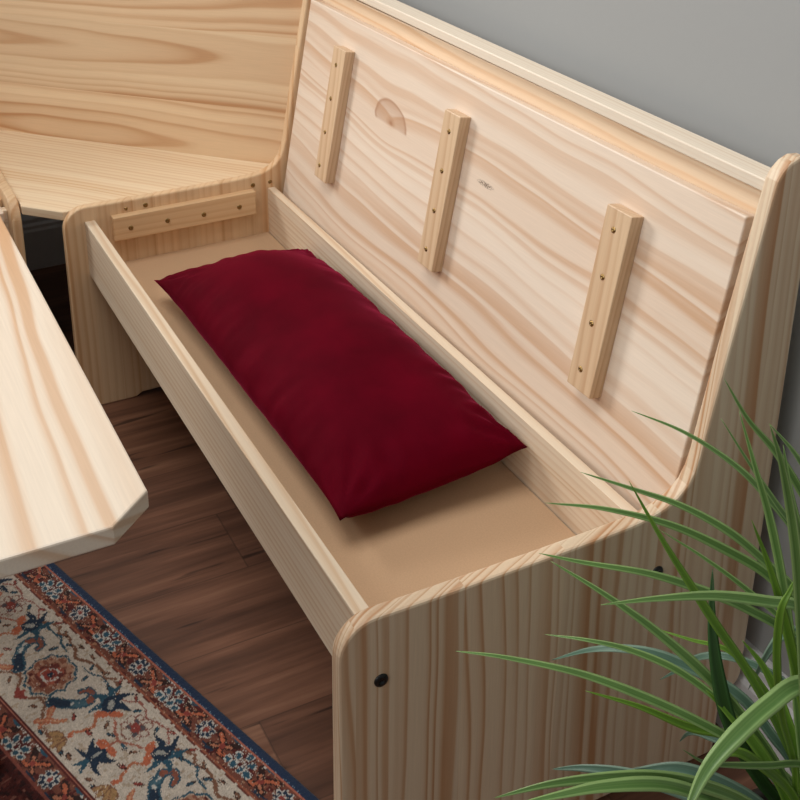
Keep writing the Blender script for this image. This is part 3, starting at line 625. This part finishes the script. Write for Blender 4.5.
# ------------------------------------------------------------------ pillow
def velvet():
    w = NT('crimson_velvet')
    ob = w.obj()
    n = w.noise(ob, 9.0, 3.0, 0.55); n2 = w.noise(ob, 900.0, 2.0, 0.6)
    v = w.math('ADD', w.math('MULTIPLY_ADD', n, 1.1, 0.42), w.math('MULTIPLY_ADD', n2, 0.2, -0.1))
    col = w.mix(1.0, hexc(84, 0, 18), w.comb(v, v, v), 'MULTIPLY')
    w.bsdf.inputs['Sheen Weight'].default_value = 0.5
    w.bsdf.inputs['Sheen Roughness'].default_value = 0.3
    w.bsdf.inputs['Sheen Tint'].default_value = (0.6, 0.03, 0.12, 1)
    w.bump(n2, 0.25, 0.0006)
    return w.done(col, 0.8, 0.04)
def build_pillow():
    # corner tips of the seam, measured in the box: left-front, left-back, right-back, right-front
    c = [Vector((0.192, 0.114, 0.360)), Vector((0.203, 0.4165, 0.362)), Vector((0.944, 0.4145, 0.381)), Vector((0.947, 0.124, 0.360))]
    N, Mm = 120, 60
    verts, faces, idx = [], [], {}
    def pt(i, j, top):
        s, t = i / N, j / Mm; a, b = 2 * s - 1, 2 * t - 1
        # the edges pull inward between the pointed corners
        ea = a * (1 - 0.030 * (1 - b * b)); eb = b * (1 - 0.060 * (1 - a ** 4))
        S, T = (ea + 1) / 2, (eb + 1) / 2
        base = (c[0] * (1 - S) + c[3] * S) * (1 - T) + (c[1] * (1 - S) + c[2] * S) * T
        prof = (max(0, 1 - abs(a) ** 3.0) ** 0.56) * (max(0, 1 - abs(b) ** 2.4) ** 0.62)
        # folds radiate from the seams
        edge = max(0, 1 - (1 - abs(b)) * 3.2) + max(0, 1 - (1 - abs(a)) * 5.0)
        w = mnoise.noise(Vector((a * 9, b * 1.5, 3.1 if top else 8.7))) * 0.5 + mnoise.noise(Vector((a * 22, b * 2.5, 1.1))) * 0.25
        w2 = mnoise.noise(Vector((a * 2.2, b * 7, 5.0)))
        k = min(1, prof * 2.5)
        fold = (w * 0.016 * max(0, 1 - (1 - abs(b)) * 2.2) + w2 * 0.006 * max(0, 1 - (1 - abs(a)) * 4.0)) * k
        # pleats pinched toward the corners and along the long seams
        pl = 0.0
        for ca, cb in ((-1, -1), (-1, 1), (1, -1), (1, 1)):
            dx, dy = (a - ca) * 2.2, (b - cb); rr = math.hypot(dx, dy)
            pl += math.sin(math.atan2(abs(dy), abs(dx) + 1e-6) * 13 + ca * 2 + cb) * 0.0045 * max(0, 1 - rr / 0.75) * min(1, rr * 5)
        pl += 0.0035 * math.sin(a * 34 + 3 * mnoise.noise(Vector((a * 3, b, 2)))) * max(0, 1 - (1 - abs(b)) * 4.5) * min(1, (1 - abs(b)) * 14) * (1 - a * a * .6)
        fold += pl
        low = mnoise.noise(Vector((a * 2.0, b * 1.3, 0.4))) * 0.008 * k
        z = base.z
        if top: z += 0.078 * prof + fold + low
        else: z = max(0.3128, z - 0.060 * prof + fold * .5)
        yy = base.y
        xx = base.x
        if not top: xx += 0.013 * max(0, a) ** 10 * (1 - a ** 40) * (1 - b ** 4) * 2.0     # the underside swells past the near seam
        return (xx, min(yy, 0.4165), z)
    for top in (True, False):
        for i in range(N + 1):
            for j in range(Mm + 1):
                rim = i in (0, N) or j in (0, Mm)
                if rim and not top: idx[(i, j, False)] = idx[(i, j, True)]; continue
                idx[(i, j, top)] = len(verts); verts.append(pt(i, j, top))
        for i in range(N):
            for j in range(Mm):
                q = [idx[(i, j, top)], idx[(i + 1, j, top)], idx[(i + 1, j + 1, top)], idx[(i, j + 1, top)]]
                faces.append(q if top else q[::-1])
    ctr = Vector((0.56, 0.26, 0.312))
    me = bpy.data.meshes.new('pillow'); me.from_pydata([tuple(Vector(v) - ctr) for v in verts], [], faces)
    for p in me.polygons: p.use_smooth = True
    o = link('pillow', me, velvet()); o.location = ctr
    return tag(o, 'deep red velvet lumbar pillow lying inside the open bench', 'pillow')
build_pillow()

# ------------------------------------------------------------------ potted grass plant
def leaf_mat(name, mid, edge):
    w = NT(name)
    nd = w.n('ShaderNodeAttribute', attribute_name='across')
    a = w.math('ABSOLUTE', nd.outputs['Fac'])
    n = w.noise(w.obj(), 14.0, 2.0, 0.5)
    stripe = w.math('MULTIPLY_ADD', w.math('SINE', w.math('MULTIPLY', nd.outputs['Fac'], 16.0)), 0.10, 0.0)
    k = w.ramp(w.math('ADD', a, stripe), [(0.0, (0.15,) * 3), (0.18, (0,) * 3), (0.5, (0.25,) * 3), (0.75, (0.9,) * 3), (1.0, (1,) * 3)])
    col = w.mix(k, mid, edge)
    v = w.math('MULTIPLY_ADD', n, 0.6, 0.7)
    w.bsdf.inputs['Transmission Weight'].default_value = 0.0
    return w.done(w.mix(1.0, col, w.comb(v, v, v), 'MULTIPLY'), 0.38, 0.45)
LM = [leaf_mat('variegated_leaf', hexc(84, 120, 58), hexc(150, 180, 112)), leaf_mat('bluish_leaf', hexc(84, 116, 98), hexc(132, 158, 138)),
      leaf_mat('dark_leaf', hexc(36, 66, 26), hexc(54, 92, 44)), leaf_mat('bright_leaf', hexc(86, 124, 34), hexc(122, 158, 62))]
PLANT = Vector((1.49, 0.42, 0.0))
plant = thing('potted_plant', 'tall green grass plant with arching striped leaves at the lower right', 'plant', PLANT)
def catmull(P, n):
    P = [Vector(p) for p in P]; Q = [P[0] * 2 - P[1]] + P + [P[-1] * 2 - P[-2]]; out = []
    for i in range(1, len(Q) - 2):
        for k in range(n):
            t = k / n; a, b, c, d = Q[i - 1:i + 3]
            out.append(0.5 * ((2 * b) + (c - a) * t + (2 * a - 5 * b + 4 * c - d) * t * t + (3 * b - a - 3 * c + d) * t ** 3))
    out.append(P[-1]); return out
def build_leaf(width, kind, pts, k):
    sp = catmull([Vector(p) - PLANT for p in pts], 9); n = len(sp)
    rnd = random.Random(k); tw = rnd.uniform(-.35, .35)
    face = Vector((0.45, -0.45, 0.75)).normalized()
    bm = bmesh.new(); lay = bm.verts.layers.float.new('across'); rows = []
    for i, p in enumerate(sp):
        t = i / (n - 1)
        tan = (sp[min(i + 1, n - 1)] - sp[max(i - 1, 0)]).normalized()
        s = tan.cross(face).normalized(); nn = s.cross(tan).normalized()
        if nn.dot(face) < 0: nn = -nn
        q = Matrix.Rotation(tw, 3, tan); s = q @ s; nn = q @ nn
        w = width * 0.00115 * 0.5 * min(1, (t * 2.6) ** 0.75 + 0.03) * (1 - 0.35 * max(0, t - .6) / .4)
        row = []
        for a in (-1, -.5, 0, .5, 1):
            v = bm.verts.new(p + s * w * a + nn * (abs(a) * w * 0.35)); v[lay] = a; row.append(v)
        for a in (.6, 0, -.6):
            v = bm.verts.new(p + s * w * a + nn * (abs(a) * w * 0.35 - 0.0004 - w * 0.10)); v[lay] = a; row.append(v)
        rows.append(row)
    for A, B in zip(rows, rows[1:]):
        for j in range(8): bm.faces.new((A[j], A[(j + 1) % 8], B[(j + 1) % 8], B[j]))
    bm.faces.new(rows[0][::-1]); bm.faces.new(rows[-1])
    from_bm('leaf', bm, LM[kind], plant, True)
for k, (w_, kd, pts) in enumerate(LEAVES): build_leaf(w_, kd, pts, k)
rnd = random.Random(11)
for k in range(18):       # the far side of the tuft, leaning away over the floor
    g = rnd.uniform(-0.1, 0.9); R = rnd.uniform(.15, .34); H = rnd.uniform(.35, .75)
    b = Vector((PLANT.x + rnd.uniform(-.03, .03), PLANT.y + rnd.uniform(-.03, .03), 0.19)); d = Vector((math.cos(g), math.sin(g), 0))
    if b.y + d.y * R > 0.56: continue
    build_leaf(rnd.uniform(7, 11), rnd.choice((0, 0, 3, 1)), [b + d * R + Vector((0, 0, H * .72)), b + d * R * .72 + Vector((0, 0, H * .92)), b + d * R * .35 + Vector((0, 0, H * .75)), b + d * R * .1 + Vector((0, 0, H * .35)), b], 50 + k)
M_pot = plain('dark_glazed_pot', hexc(52, 44, 40), 0.35, 0.5)
pp = [(0, 0.0), (0.068, 0.0), (0.072, 0.004), (0.094, 0.192), (0.098, 0.196), (0.098, 0.204), (0.092, 0.206), (0.088, 0.200), (0.086, 0.180), (0, 0.180)]
from_bm('pot', disc_bm(pp, 48), M_pot, plant, True)
M_soil = plain('potting_soil', hexc(46, 34, 26), 0.95, 0.1, var=0.4, scale=160, bump=0.6)
sb = disc_bm([(0.0845, 0.1802), (0.084, 0.186), (0.05, 0.1905), (0, 0.192)], 32)
from_bm('soil', sb, M_soil, plant, True)
